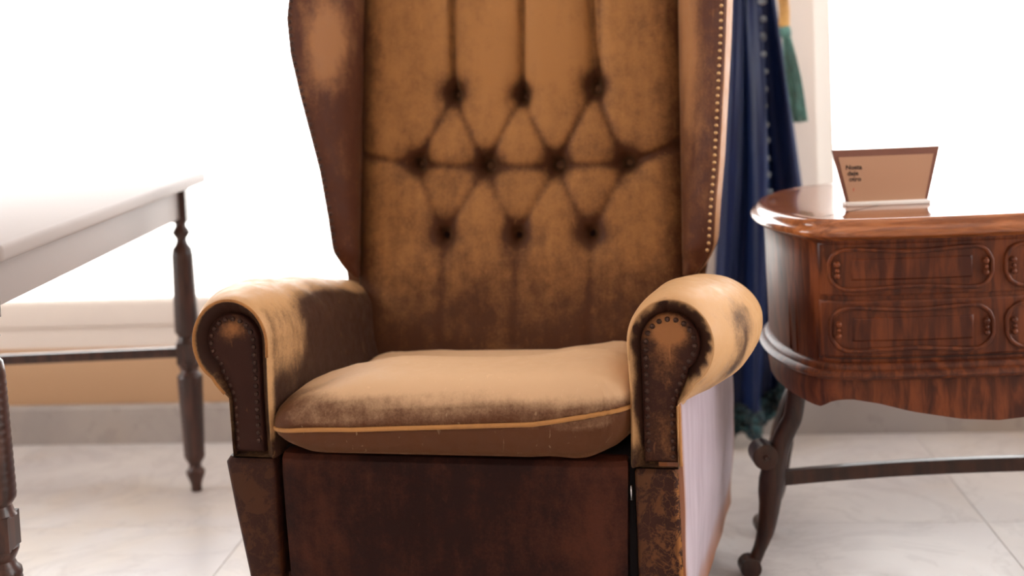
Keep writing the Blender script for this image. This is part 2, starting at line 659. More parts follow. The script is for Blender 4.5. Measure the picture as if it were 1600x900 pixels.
# close the pad behind
rim = [i for i in range(NX + 1)] + [j * (NX + 1) + NX for j in range(1, NZ + 1)] + [NZ * (NX + 1) + i for i in range(NX - 1, -1, -1)] + \
      [j * (NX + 1) for j in range(NZ - 1, 0, -1)]
n0 = len(bv)
for i in rim:
    x, y, z = bv[i]
    bv.append((x, vback(z) + .085, z))
for q in range(len(rim)):
    a_, b_ = rim[q], rim[(q + 1) % len(rim)]
    bf.append((a_, n0 + q, n0 + (q + 1) % len(rim), b_))


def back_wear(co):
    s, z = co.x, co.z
    w = .62 + .28 * exp(-((s - .02) / .2) ** 2 - ((z - 1.03) / .16) ** 2)  # light on the upper centre, painted as a paler tone
    w -= .34 * sst(.26, .325, abs(s)) + .46 * sst(.70, .47, z)  # shade at the sides and lower back, painted darker
    for bx, bz in BTN:  # button hollows and creases darkened with dirt and painted shade
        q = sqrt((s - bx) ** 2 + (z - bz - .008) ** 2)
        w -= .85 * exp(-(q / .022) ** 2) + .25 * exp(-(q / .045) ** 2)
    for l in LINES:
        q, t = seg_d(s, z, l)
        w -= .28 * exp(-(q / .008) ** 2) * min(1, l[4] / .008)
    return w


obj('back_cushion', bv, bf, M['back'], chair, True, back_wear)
bcu = [o for o in COL.objects if o.name == 'back_cushion'][0]
btn_me = MB().loft([[(r * cos(2 * pi * k / 16), y, r * sin(2 * pi * k / 16)) for k in range(16)]
                    for r, y in ((.0105, .004), (.0115, .0), (.0105, -.003), (.007, -.0052), (.0025, -.006))]).build('button', M['button'], chair, wear=.4)
first = True
for bx, bz in BTN:
    o = btn_me if first else dup(btn_me, chair)
    first = False
    o.location = (bx, vback(bz) - back_depth(bx, bz) - .002, bz)
    o.rotation_euler = (-radians(12), 0, 0)

# --- back shell behind the cushion
sh = MB()
rings = []
for z in (.10, .30, .50, .8, 1.1, 1.24, 1.275):
    hw = (.345 if z < .6 else .40) - (.03 if z > 1.25 else 0)
    vb = vback(z) + .055
    rings.append([(-hw, vb, z), (hw, vb, z), (hw, vb + .07, z), (hw * .93, vb + .095, z), (-hw * .93, vb + .095, z), (-hw, vb + .07, z)])
sh.loft(rings).build('back_shell', M['wing'], chair, True, .45, 35)

# --- wings
nail_me = dome_mesh('nail', .0036, .0026, 10)
nail_me.materials.append(M['nail'])
nail_dark = dome_mesh('nail_dark', .0042, .0030, 10)
nail_dark.materials.append(M['nail_dark'])


def put_nail(me, parent, p, direction):
    o = bpy.data.objects.new('nail', me)
    COL.objects.link(o)
    o.parent = parent
    o.location = p
    o.rotation_euler = Vector((0, -1, 0)).rotation_difference(Vector(direction).normalized()).to_euler()
    return o


# leading edge: z, |u| left, |u| right, v
WEDGE = [(.60, .334, .350, .552), (.625, .346, .368, .530), (.66, .357, .386, .505), (.73, .362, .392, .500), (.82, .374, .402, .500),
         (.97, .407, .414, .500), (1.05, .422, .420, .500), (1.12, .427, .424, .503), (1.18, .422, .420, .515), (1.23, .395, .400, .545), (1.262, .36, .365, .60)]
for s, nm in ((-1, 0), (1, 1)):
    rings, zs = [], []
    NZW = 60
    for j in range(NZW + 1):
        z = .60 + (1.262 - .60) * j / NZW
        uL, uR, vl = table(WEDGE, z)
        ue = uL if s < 0 else uR
        vb = vback(z)
        ui = .322
        vin = vb + .012
        ring = []
        # inner face from the seam to the leading edge, slightly puffed
        for k in range(13):
            t = k / 12
            uu = ui + (ue - .008 - ui) * t
            vv = vin + (vl + .004 - vin) * t
            nrm = Vector((-(vl - vin), (ue - ui), 0)).normalized()
            puff = .016 * sin(pi * min(1, t * 1.02)) ** .8 if z > .64 else .006 * sin(pi * t)
            # towards the sitter (inwards and forwards)
            uu -= abs(nrm.x) * puff
            vv -= abs(nrm.y) * puff
            ring.append((s * uu, vv, z))
        # rounded leading edge
        for q in (20, 55, 90):
            ring.append((s * (ue - .008 + .008 * sin(radians(q))), vl + .012 - .008 * cos(radians(q)) - .004, z))
        # outer face running straight back
        for k in range(1, 7):
            t = k / 6
            ring.append((s * (ue + .004 * sin(pi * t)), vl + .008 + (vb + .10 - vl - .008) * t, z))
        ring.append((s * ui, vb + .10, z))
        rings.append(ring)

    def wing_wear(co, s=s):
        w = .16 + .95 * exp(-((abs(co.x) - .365) / .028) ** 2 - ((co.z - 1.075) / .085) ** 2)  # pale spot paints the light on the left wing's upper inside
        if s > 0:
            w = .22 + .75 * exp(-((abs(co.x) - .345) / .022) ** 2) * sst(.7, 1.1, co.z)
            ue = table(WEDGE, co.z)[1]
            if co.y > table(WEDGE, co.z)[2] + .006 and abs(co.x) > ue - .002:
                w = 1.6  # window light on the worn outer face, put into its colour
        return w
    wing = MB().loft(rings).build('wing', M['wing'], chair, True, wing_wear, 50)
    wing['label'] = ('red brown wing with a pale rubbed patch near its top' if s < 0 else 'red brown wing edged with a row of brass nails')
    # nails along the leading edge
    z = .655
    while z < 1.225:
        uL, uR, vl = table(WEDGE, z)
        ue = uL if s < 0 else uR
        put_nail(nail_me if s > 0 else nail_dark, wing, (s * (ue - .010), vl - .0035, z), (-s * .35, -1, 0))
        z += .0135

# --- arms
ARM = [  # v, inner u, outer u, top z, centre z, neck u, neck z
    (.016, .302, .389, .634, .590, .352, .505),
    (.010, .298, .394, .641, .590, .352, .504),
    (.000, .290, .404, .653, .590, .354, .502),
    (-.006, .285, .409, .658, .590, .354, .501),
    (.000, .282, .4125, .6615, .590, .355, .500),
    (.014, .280, .418, .665, .589, .356, .498),
    (.040, .279, .430, .668, .586, .358, .494),
    (.090, .279, .448, .668, .582, .362, .488),
    (.150, .280, .462, .664, .577, .367, .482),
    (.230, .282, .472, .655, .569, .373, .475),
    (.320, .284, .474, .642, .560, .379, .468),
    (.420, .286, .469, .625, .549, .384, .460),
    (.520, .288, .458, .604, .536, .388, .452),
    (.600, .290, .446, .588, .525, .390, .446),
    (.660, .291, .436, .576, .517, .390, .442)]


def arm_ring(row, s, seed):
    v, ui, uo, zt, zc, un, zn = row
    rx, rz, uc = (uo - ui) / 2, zt - zc, (uo + ui) / 2
    pts = []
    for k in range(8):
        t = k / 8
        pts.append((ui + .002 * sin(pi * t) - .030 * sst(.02, .36, v) * (1 - t) ** 1.3, .405 + (zc - .405) * t))
    for k in range(41):
        q = pi - (pi + 1.0) * k / 40
        rr = rz if q > 0 else rz * .98
        pts.append((uc + rx * cos(q), zc + rr * sin(q)))
    ex, ez = pts[-1]
    for k in range(1, 5):
        t = k / 4
        pts.append((ex + (un - ex) * t, ez + (zn - ez) * (t ** .8)))
    for k in range(1, 5):
        t = k / 4
        pts.append((un - .002 * t - .008 * sst(.02, .06, v) * min(1, t * 2), zn + (.405 - zn) * t))
    out = []
    for i, (a_, z_) in enumerate(pts):
        p = Vector((s * a_, v, z_))
        # gathers round the front of the scroll
        amp = .0042 * exp(-((v - .004) / .012) ** 2) * sst(.56, .62, z_)
        p.y += amp * noise.noise(Vector((i * 1.7, seed, 0)))
        p += Vector((noise.noise(p * 14 + Vector((seed, 0, 0))), 0, noise.noise(p * 14 + Vector((0, seed, 5))))) * .0035 * sst(.0, .15, v)
        out.append(p)
    return out


def keyhole(n=26, grow=0.0):
    """outline (u, z) of the nailed front panel, right-hand side"""
    _, ui, uo, zt, zc, un, zn = ARM[0]
    ui, uo, zt, un = ui - grow, uo + grow, zt + grow, un + grow
    rx, rz, uc = (uo - ui) / 2, zt - zc, (uo + ui) / 2
    pts = [(ui, .412 - grow + (zc - .412 + grow) * k / 7) for k in range(7)]
    for k in range(n):
        q = pi - (pi + .95) * k / (n - 1)
        pts.append((uc + rx * cos(q), zc + rz * 1.02 * sin(q)))
    ex, ez = pts[-1]
    for k in range(1, 6):
        t = k / 5
        pts.append((ex + (un - ex) * sst(0, 1, t), ez + (zn - .012 - ez) * t))
    pts += [(un, zn - .012 + (.412 - grow - zn + .012) * k / 5) for k in range(1, 6)]
    return pts


for s in (-1, 1):
    rows = []
    vs = [r[0] for r in ARM[:6]] + [.025 + .02 * k for k in range(32)]
    for k, v in enumerate(vs):
        rows.append(ARM[k] if k < 6 else (v,) + tuple(table(ARM[4:], v)))
    rings = [arm_ring(r, s, 3.1 * s) for r in rows]

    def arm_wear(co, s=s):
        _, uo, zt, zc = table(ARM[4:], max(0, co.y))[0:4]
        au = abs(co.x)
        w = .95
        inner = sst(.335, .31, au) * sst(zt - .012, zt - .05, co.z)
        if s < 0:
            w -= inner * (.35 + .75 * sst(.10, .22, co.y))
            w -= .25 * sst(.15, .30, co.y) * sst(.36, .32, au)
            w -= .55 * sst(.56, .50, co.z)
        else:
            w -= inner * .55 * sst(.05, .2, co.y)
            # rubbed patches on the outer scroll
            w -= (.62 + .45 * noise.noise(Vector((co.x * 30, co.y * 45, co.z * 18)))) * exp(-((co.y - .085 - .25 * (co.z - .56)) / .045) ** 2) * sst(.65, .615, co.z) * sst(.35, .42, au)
            w += .5 * sst(.2, .3, co.y)  # arm turns fully tan towards the back
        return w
    amb = MB().loft(rings)
    wl = [arm_wear(p) for p in amb.v]
    nring = len(rings[0])
    for i in range(5):
        for j in range(nring):
            p = rings[i][j]
            au, spike = abs(p.x), noise.noise(Vector((j * 2.3, 7 * s, 0)))
            lobe = sst(.548, .535, p.z) * (au > .33)
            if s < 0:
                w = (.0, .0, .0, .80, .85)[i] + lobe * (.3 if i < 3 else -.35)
            else:
                w = (.0, .0, .30 + .9 * spike, .75 + .6 * spike, .95)[i]
                w = w * (1 - lobe) + lobe * .75
            if p.z < .43:
                w = .2
            wl[i * nring + j] = w
    it = iter(wl)
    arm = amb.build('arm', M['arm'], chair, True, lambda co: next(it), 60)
    arm['label'] = ('rolled arm with dark rubbed inner side' if s < 0 else 'rolled arm bleached pale along its outer scroll')
    # nailed front panel
    kp = keyhole()
    rgs = []
    for g, y in ((-.02, .016), (-.005, .006), (.03, .0035), (.10, .002), (.22, .000), (.40, -.0015), (.62, -.0025), (.84, -.003), (.97, -.003)):
        rgs.append([(s * (a_ + (.327 + .018 * sst(.49, .57, z_) - a_) * g), y, z_ + (max(.430, min(z_, .594)) - z_) * g) for a_, z_ in kp])
    pan = MB().loft(rgs)
    pnl = pan.build('front_panel', M['scroll'], arm, True,
                    lambda co, s=s: (.10 if s > 0 else -.02) + (1.25 if s > 0 else .75) * exp(-((abs(co.x) - .345) / .024) ** 2 - ((co.z - .610) / .018) ** 2) + (.25 if s > 0 else 0) * exp(-((abs(co.x) - .335) / .02) ** 2), 45)
    # nails following the outline
    kk = keyhole(60, -.0075)
    acc, last = 0, Vector((kk[0][0], kk[0][1]))
    for a_, z_ in kk[1:]:
        p = Vector((a_, z_))
        step = (p - last).length
        while acc + step >= .0125:
            t = (.0125 - acc) / step
            last = last + (p - last) * t
            step = (p - last).length
            acc = 0
            if last.y > .42:
                put_nail(nail_dark, arm, (s * last.x, .0004, last.y), (0, -1, 0))
        acc += step
        last = p
    # welt round the outer edge of the scroll
    path = [(s * a_, -.006, z_) for a_, z_ in [(p.x * s, p.z) for p in rings[3]][7:52]]
    MB().tube(path, .0026 if s < 0 else .0015, 8).build('piping', M['piping'] if s < 0 else M['arm'], arm, True, .55 if s < 0 else .85)
    # lower post
    b = MB()
    rg = []
    for z, uo in ((.03, .315 if s < 0 else .350), (.10, .324 if s < 0 else .352), (.22, .342 if s < 0 else .354), (.32, .359 if s < 0 else .352), (.395, .370 if s < 0 else .351), (.404, .368 if s < 0 else .350)):
        ins = .004 if z > .4 else 0
        r_ = []
        for (cu, cv) in ((.286, .0), (uo, .0), (uo, .075), (.286, .075)):
            for dq in (-30, 0, 30):
                su, sv = (1 if cu > .3 else -1), (1 if cv > .03 else -1)
                rad = .008
                ang = {(-1, -1): 225, (1, -1): 315, (1, 1): 45, (-1, 1): 135}[(su, sv)] + dq * 1.5
                r_.append((s * (cu - su * (rad + ins) + rad * cos(radians(ang))), cv - sv * (rad + ins) + rad * sin(radians(ang)), z))
        rg.append(r_)
    # dense in z for the wear values
    dense = []
    for i in range(len(rg) - 1):
        m = 10
        for k in range(m):
            dense.append([Vector(p).lerp(Vector(q), k / m) for p, q in zip(rg[i], rg[i + 1])])
    dense.append(rg[-1])

    def post_wear(co, s=s):
        if s < 0:
            return .06 + .25 * sst(.03, .0, co.z)
        w = .10 + .8 * sst(.24, .13, co.z)
        w += .55 * exp(-((abs(co.x) - .352) / .006) ** 2)
        return w
    MB().loft(dense).build('post', M['crack'], arm, True, post_wear, 50)
    if s > 0:
        MB().tube([(.3545 + .0012 * noise.noise(Vector((0, z * 90, 0))), .001, z) for z in [.408 + .009 * k for k in range(11)]], .0034, 8).build('piping', M['piping'], arm, True, .6)
    # outer side panel
    rg = []
    NV = 24
    for i in range(NV + 1):
        v = (.007 if s > 0 else .035) + (.80 - (.007 if s > 0 else .035)) * i / NV
        t = i / NV
        uo = .357 + .043 * t if s > 0 else .366 + .030 * t
        rg_ = []
        zb = .078 + .006 * noise.noise(Vector((v * 30, s, 0)))
        zt = table(ARM[4:], min(v, .66))[5] + .012 - (.10 * sst(.66, .8, v))
        NZS = 10
        ub = uo - .020 * sst(.05, .3, t) + .008 * t
        if s < 0:
            ub = .302 + .045 * t
        for k in range(NZS + 1):
            q = k / NZS
            rg_.append((s * (ub + (uo - ub) * (sst(0, .6, q) if s > 0 else q) + .003 * noise.noise(Vector((v * 9, q * 4, s)))), v, zb + (zt - zb) * q))
        rg_ += [(s * (uo - .035), v, zt), (s * (ub - .035), v, zb)]
        rg.append(rg_)
    sp = MB().loft(rg).build('side_panel', M['side'], arm, True,
                             lambda co, s=s: sst(.16, .09, co.z) + .8 * sst(.76, .8, co.y) + (.9 if s > 0 else 0) * sst(.03, .012, co.y), 50)
    sp['label'] = 'smooth pale grey side panel'

# --- base and front panel
rbox('seat_base', -.283, .283, .035, .72, .062, .412, M['gap'], chair, .006, 2)
fp = MB()
rg = []
for z, hw, pv in ((.052, .262, .012), (.058, .264, .004), (.10, .266, 0), (.2, .269, -.003), (.3, .272, -.004), (.38, .275, -.002), (.402, .2755, .002), (.410, .274, .008), (.413, .271, .018)):
    r_ = []
    for k in range(25):
        t = -1 + 2 * k / 24
        e = max(0, abs(t) - .93) / .07
        r_.append((hw * t, pv + .008 * e * e - .002 * (1 - t * t), z))
    r_ += [(hw, .034, z), (-hw, .034, z)]
    rg.append(r_)
dense = []
for i in range(len(rg) - 1):
    m = 8
    for k in range(m):
        dense.append([Vector(p).lerp(Vector(q), k / m) for p, q in zip(rg[i], rg[i + 1])])
dense.append(rg[-1])


def panel_wear(co):
    w = .30 - .1 * exp(-(co.x / .15) ** 2)
    w += .9 * exp(-((abs(co.x) - .268) / .012) ** 2 - ((co.z - .405) / .016) ** 2)
    w += .35 * exp(-((co.x - .22) / .05) ** 2) * sst(.1, .3, co.z) + .15 * exp(-((co.x + .22) / .05) ** 2)
    return w


fpo = MB().loft(dense).build('footrest_panel', M['dark'], chair, True, panel_wear, 50)
fpo['label'] = 'plain dark oxblood leather front panel'
ft = MB().lathe([(0, .018), (.004, .022), (.05, .026), (.066, .026)], (-.31, .06), 16).build('foot', M['walnut_dark'], chair)
for x, y in ((.31, .06), (-.33, .72), (.33, .72)):
    dup(ft, chair, (x + .31, y - .06, 0))
st = MB().box(.276, .281, .012, .02, .350, .372).build('hinge_pin', plain('bright_steel', (210, 210, 215), .25, metal=1.0), chair)


# --- seat cushion
def seat_plan(q):
    c, s_ = cos(q), sin(q)
    n = 11.0
    x = abs(c) ** (2 / n) * (1 if c > 0 else -1)
    y = abs(s_) ** (2 / n) * (1 if s_ > 0 else -1)
    return x, y


def seat_eq(u, v, flat=False):
    z = table([(-.29, .449), (-.25, .457), (-.18, .462), (-.05, .464), (.06, .467), (.14, .475), (.21, .487), (.285, .498)], u)[0] if flat else sum(seat_eq(u + d, v, True) for d in (-.05, -.035, -.018, 0, .018, .035, .05)) / 7
    if flat:
        return z
    return z * sst(.35, .0, v) + .455 * (1 - sst(.35, .0, v))


def seat_top(u, v):
    z = .541 - .050 * sst(.10, .34, v) - .038 * exp(-((u - .01) / .15) ** 2 - ((v - .25) / .07) ** 2) - .001 * exp(-((v - .42) / .06) ** 2) - .010 * exp(-(u / .14) ** 2) * sst(.3, .42, v)
    z -= .016 * exp(-((v - .235 - .03 * sin(u * 9)) / .028) ** 2) * sst(.27, .12, abs(u))
    z += .006 * exp(-((v - .17 - .02 * u) / .035) ** 2)
    z += .014 * sst(.05, .25, u) - .012 * sst(-.05, -.27, u)
    z -= .030 * sst(-.10, -.29, u) * sst(.34, .05, v)
    z -= .05 * sst(.42, .56, v)
    return z


prof = [(.0, -1), (.5, -1), (.8, -.99), (.92, -.92), (.965, -.75), (.99, -.45), (.998, -.2), (1.0, -.06), (.990, 0), (1.0, .06), (.999, .2), (.992, .40),
        (.975, .60), (.945, .78), (.905, .90), (.86, .965), (.81, .995), (.75, 1), (.68, 1), (.61, 1), (.54, 1), (.47, 1), (.40, 1), (.33, 1), (.26, 1), (.19, 1), (.12, 1), (.06, 1), (.02, 1)]
NA = 160
CV, HV, HU = .245, .268, .293
rings = []
for sc_, hgt in prof:
    r_ = []
    for k in range(NA):
        q = 2 * pi * (k + .5) / NA
        x, y = seat_plan(q)
        uu, vv = HU * x * max(sc_, .01), CV + HV * y * max(sc_, .01)
        uu *= 1 - .12 * sst(.02, .42, vv)
        vv -= .016 * (1 - (uu / HU) ** 2) * sst(.0, -.25, vv - CV) * 1.0
        ze = seat_eq(uu, vv)
        if hgt >= 0:
            z = ze + (seat_top(uu, vv) - ze) * hgt
        else:
            zb = .415
            edge = sst(.21, .285, abs(uu)) * .018
            z = ze + (zb + edge - ze) * (-hgt)
        p = Vector((uu, vv, z))
        if hgt > .05 or hgt < -.05:
            d = noise.noise(p * 16) * .0022 + noise.noise(p * 45) * .0008
            p.z += d
            p.y += d
        # little pulls at the right front corner
        cr = exp(-((uu - .235) / .03) ** 2 - ((vv + .02) / .03) ** 2) * (1 if abs(hgt) < .6 else 0)
        p.y += .0022 * cr * sin(uu * 520 + z * 160)
        r_.append(p)
    rings.append(r_)
eq = rings[8]


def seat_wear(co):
    w = .96 - .66 * sst(.524, .496, co.z) * sst(.12, .02, co.y)  # front face coloured darker than the top, as painted shade
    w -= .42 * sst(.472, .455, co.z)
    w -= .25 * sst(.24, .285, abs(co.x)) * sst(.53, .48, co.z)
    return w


seat = MB().loft(rings).build('seat_cushion', M['seat'], chair, True, seat_wear)
MB().tube([p + Vector((p.x * .004, (-.003 if p.y < .1 else 0), 0)) for p in eq], .0036, 8, closed=True).build('piping', M['piping'], seat, True, .8)

# ------------------------------------------------------------------ side table on the left
tb = thing('side_table', 'old table with pale painted top and rails on dark turned legs beside window', 'table', (-1.075, 2.50, 0), 0)
# local: right edge x=+.33, far end y=+.62
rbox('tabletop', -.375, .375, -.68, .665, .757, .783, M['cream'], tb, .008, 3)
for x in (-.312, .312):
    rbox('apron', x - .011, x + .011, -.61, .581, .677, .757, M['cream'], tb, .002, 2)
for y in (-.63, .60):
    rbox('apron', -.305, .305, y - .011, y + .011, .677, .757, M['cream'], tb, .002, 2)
prof = [(0, .012), (.004, .014), (.014, .013), (.026, .016), (.036, .020), (.044, .023), (.052, .0225), (.058, .016), (.066, .0145), (.074, .018), (.082, .0235), (.09, .0255)]
z = .095
while z < .285:
    rr = .0255 + .006 * (z - .09) / .2
    prof += [(z, rr), (z + .004, rr - .0012), (z + .008, rr)]
    z += .012
prof += [(.290, .030), (.296, .024), (.304, .021), (.312, .025), (.320, .0285), (.324, .0285)]
prof2 = [(.372, .0285), (.378, .025), (.388, .022), (.398, .029)]
z = .405
while z < .585:
    rr = .030 - .004 * (z - .405) / .2
    prof2 += [(z, rr), (z + .004, rr - .0008), (z + .008, rr)]
    z += .012
prof2 += [(.592, .0255), (.604, .0235), (.612, .017), (.620, .0135), (.628, .013), (.636, .019), (.642, .0225), (.650, .019), (.658, .0135), (.665, .0135), (.669, .016), (.676, .018)]
lg = MB().lathe(prof, n=28).box(-.024, .024, -.024, .024, .322, .374).lathe(prof2, n=28).box(-.027, .0195, -.0195, .0195, .668, .7575)
leg = lg.build('leg', M['mahogany'], tb, True, None, 40)
leg.location = (.320, .60, 0)
for x, y in ((-.320, .60), (.320, -.63), (-.320, -.63)):
    dup(leg, tb, (x, y, 0))
rbox('stretcher', -.298, .298, .589, .611, .336, .360, M['mahogany'], tb, .004)
rbox('stretcher', -.298, .298, -.641, -.619, .336, .360, M['mahogany'], tb, .004)

# ------------------------------------------------------------------ oval chest on the right
CC = Vector((.885, 2.56, 0))
chest = thing('oval_chest', 'polished walnut oval chest of drawers on curved scroll legs beside the armchair', 'chest', CC, 0)


HALF = [(0, -.362), (-.10, -.360), (-.20, -.354), (-.285, -.338), (-.335, -.300), (-.361, -.220), (-.371, -.120), (-.362, .0), (-.335, .10),
        (-.291, .190), (-.25, .25), (-.19, .31), (-.10, .352), (0, .365)]
CTRL = [Vector((x, y, 0)) for x, y in HALF] + [Vector((-x, y, 0)) for x, y in HALF[-2:0:-1]]


def dense_plan(n=1200):
    m = len(CTRL)
    pts = []
    for i in range(m):
        p0, p1, p2, p3 = CTRL[i - 1], CTRL[i], CTRL[(i + 1) % m], CTRL[(i + 2) % m]
        for k in range(40):
            t = k / 40
            pts.append(.5 * ((2 * p1) + (p2 - p0) * t + (2 * p0 - 5 * p1 + 4 * p2 - p3) * t * t + (3 * p1 - p0 - 3 * p2 + p3) * t ** 3))
    L = [0]
    for i in range(len(pts)):
        L.append(L[-1] + (pts[(i + 1) % len(pts)] - pts[i]).length)
    out, j = [], 0
    for k in range(n):
        d = L[-1] * k / n
        while L[j + 1] < d:
            j += 1
        t = (d - L[j]) / (L[j + 1] - L[j])
        out.append(pts[j].lerp(pts[(j + 1) % len(pts)], t))
    nr = []
    for k in range(n):
        a_, b_ = out[(k - 6) % n], out[(k + 6) % n]
        t = (b_ - a_).normalized()
        nr.append(Vector((t.y, -t.x, 0)))
    if nr[0].y > 0:
        nr = [-q for q in nr]
    return out, nr


PLAN, PNRM = dense_plan()
NP = len(PLAN)


def ring_at(off, z, n=150):
    """the chest's outline, moved out by off; starts at the middle of the front and runs to the left"""
    return [PLAN[k * NP // n] + PNRM[k * NP // n] * off + Vector((0, 0, z)) for k in range(n)]


BO = -.031                                             # the body stands in under the top


def on(x, z, off=0):
    """a point on the front of the body whose outline abscissa is x (front side)"""
    best = min((k for k in range(NP) if PLAN[k].y < 0), key=lambda k: abs(PLAN[k].x + PNRM[k].x * BO - x))
    return PLAN[best] + PNRM[best] * (BO + off) + Vector((0, 0, z))


rg = [ring_at(o_, z) for o_, z in ((-.06, .676), (-.020, .676), (-.016, .680), (-.004, .683), (.000, .688), (.000, .693), (-.004, .698), (-.010, .700), (-.011, .7035), (-.013, .709), (-.019, .7135), (-.028, .7145), (-.034, .713), (-.045, .7145), (-.10, .7145))]
rg += [[Vector((p.x * q, p.y * q, .7145)) for p in rg[-1]] for q in (.6, .2)]
MB().loft(rg).build('top', M['walnut_top'], chest, True, None, 60)
rg = [ring_at(BO + o_, z) for o_, z in ((-.05, .452), (.0, .452), (.001, .47), (.003, .56), (.004, .64), (.005, .668), (.011, .678), (-.05, .678))]
MB().loft(rg).build('body', M['walnut'], chest, True, None, 40)
rg = [ring_at(BO + o_, z) for o_, z in ((-.05, .425), (.004, .425), (.016, .429), (.021, .436), (.016, .443), (.010, .445), (.010, .449), (.006, .455), (-.004, .459), (-.05, .459))]
MB().loft(rg).build('moulding', M['walnut'], chest, True, None, 50)


# scalloped apron under the moulding
def apron_low(p):
    x = abs(p.x) / .34
    return table([(0, .345), (.2, .350), (.45, .366), (.62, .382), (.76, .390), (.84, .386), (.90, .372), (1.0, .376)], x)[0]


ap = [ring_at(BO + o_, 0) for o_ in (-.022, .0, .004, .0, -.022)]
rgs = []
for i, r_ in enumerate(ap):
    rr = []
    for p in r_:
        zl = apron_low(p)
        rr.append(Vector((p.x, p.y, (.427, .427, (.427 + zl) / 2, zl, zl)[i])))
    rgs.append(rr)
rgs.append(rgs[0])
MB().loft(rgs, caps=False).build('apron', M['walnut'], chest, True, None, 50)

# upright beads that part the rounded end from the drawers
for x in (-.3335, -.328, -.307, .3335, .328, .307):
    MB().tube([on(x, z, .001) for z in (.46, .56, .672)], .0022, 8).build('bead', M['walnut'], chest)


def patch(x0, x1, z0, z1, off, r=.004):
    """a slab that follows the front of the body, its edge rounded"""
    N = 40
    outer = []
    for rim_, oo in ((0, -.004), (0, off - r * .6), (r, off)):
        a0, a1, b0, b1 = x0 + rim_, x1 - rim_, z0 + rim_, z1 - rim_
        outer.append([on(a0 + (a1 - a0) * k / N, b0, oo) for k in range(N + 1)] + [on(a1 - (a1 - a0) * k / N, b1, oo) for k in range(N + 1)])
    m = MB().loft(outer, caps=False)
    base = len(m.v)
    m.v += outer[-1]
    for k in range(N):
        m.f.append((base + k, base + k + 1, base + 2 * N - k, base + 2 * N + 1 - k))
    return m


for z0, z1 in ((.576, .672), (.466, .568)):
    patch(-.3055, .3055, z0 - .0035, z1 + .0035, .0015, .001).build('drawer_recess', M['walnut_dark'], chest, True, None, 50)  # dark slab that paints the shadow gap around the drawer
    dr = patch(-.302, .302, z0, z1, .008).build('drawer', M['walnut'], chest, True, None, 50)
    for c0, c1 in ((-.286, -.012), (.012, .286)):
        zc, hz = (z0 + z1) / 2, (z1 - z0) / 2 - .012
        qc, hq = (c0 + c1) / 2, (c1 - c0) / 2
        path = []
        R = hz * .82                                    # rounded ends, the long sides drawn in a little at the middle
        for ex, ez, a0 in ((1, -1, -90), (1, 1, 0), (-1, 1, 90), (-1, -1, 180)):
            for k in range(11):
                g = radians(a0 + 9 * k)
                path.append(on(qc + ex * (hq - R) + R * cos(g), zc + ez * (hz - R) + R * sin(g), .010))
            if a0 in (0, 180):
                for k in range(1, 12):
                    t = k / 12
                    path.append(on(qc + ex * (hq - R) * (1 - 2 * t), zc + ez * (hz - .005 * sin(pi * t) ** 2), .010))
        MB().tube(path, .0042, 8, closed=True).build('frame_moulding', M['walnut'], dr)
        patch(c0 + .030, c1 - .030, zc - hz * .62, zc + hz * .62, .0100, .006).build('raised_panel', M['walnut'], dr, True, None, 60)
        for e in (-1, 1):
            p = on(qc + e * (hq - .012), zc, .014)
            kb = MB()
            for dz, r_ in ((.010, .0058), (-.001, .0042), (-.011, .0055)):
                bm = bmesh.new()
                bmesh.ops.create_uvsphere(bm, u_segments=12, v_segments=8, radius=r_)
                kb.add([v.co + p + Vector((0, 0, dz)) for v in bm.verts], [tuple(v.index for v in f.verts) for f in bm.faces])
                bm.free()
            kb.build('knob', M['walnut'], dr)


# curved legs, each leaving the end of the oval sideways
def leg_path(mx, my, foot_y):
    # x outwards offset along -x (mirrored by mx), from the apron down to the foot; local to the chest
    pts = [(-.310, .420, .030), (-.318, .395, .024), (-.3205, .375, .0195), (-.325, .343, .018), (-.331, .311, .018), (-.341, .292, .0185), (-.351, .272, .019),
           (-.360, .248, .0195), (-.368, .222, .0225), (-.374, .190, .0255), (-.378, .165, .0235), (-.380, .141, .0205), (-.384, .115, .0188), (-.389, .092, .0172),
           (-.395, .072, .0145), (-.402, .054, .0125), (-.410, .036, .0125), (-.418, .020, .0145)]
    out = []
    for x, z, r in pts:
        t = max(0, min(1, (.40 - z) / .4))
        out.append((Vector((-mx * x * -1, my + (foot_y - my) * t, z)), r))
    return out


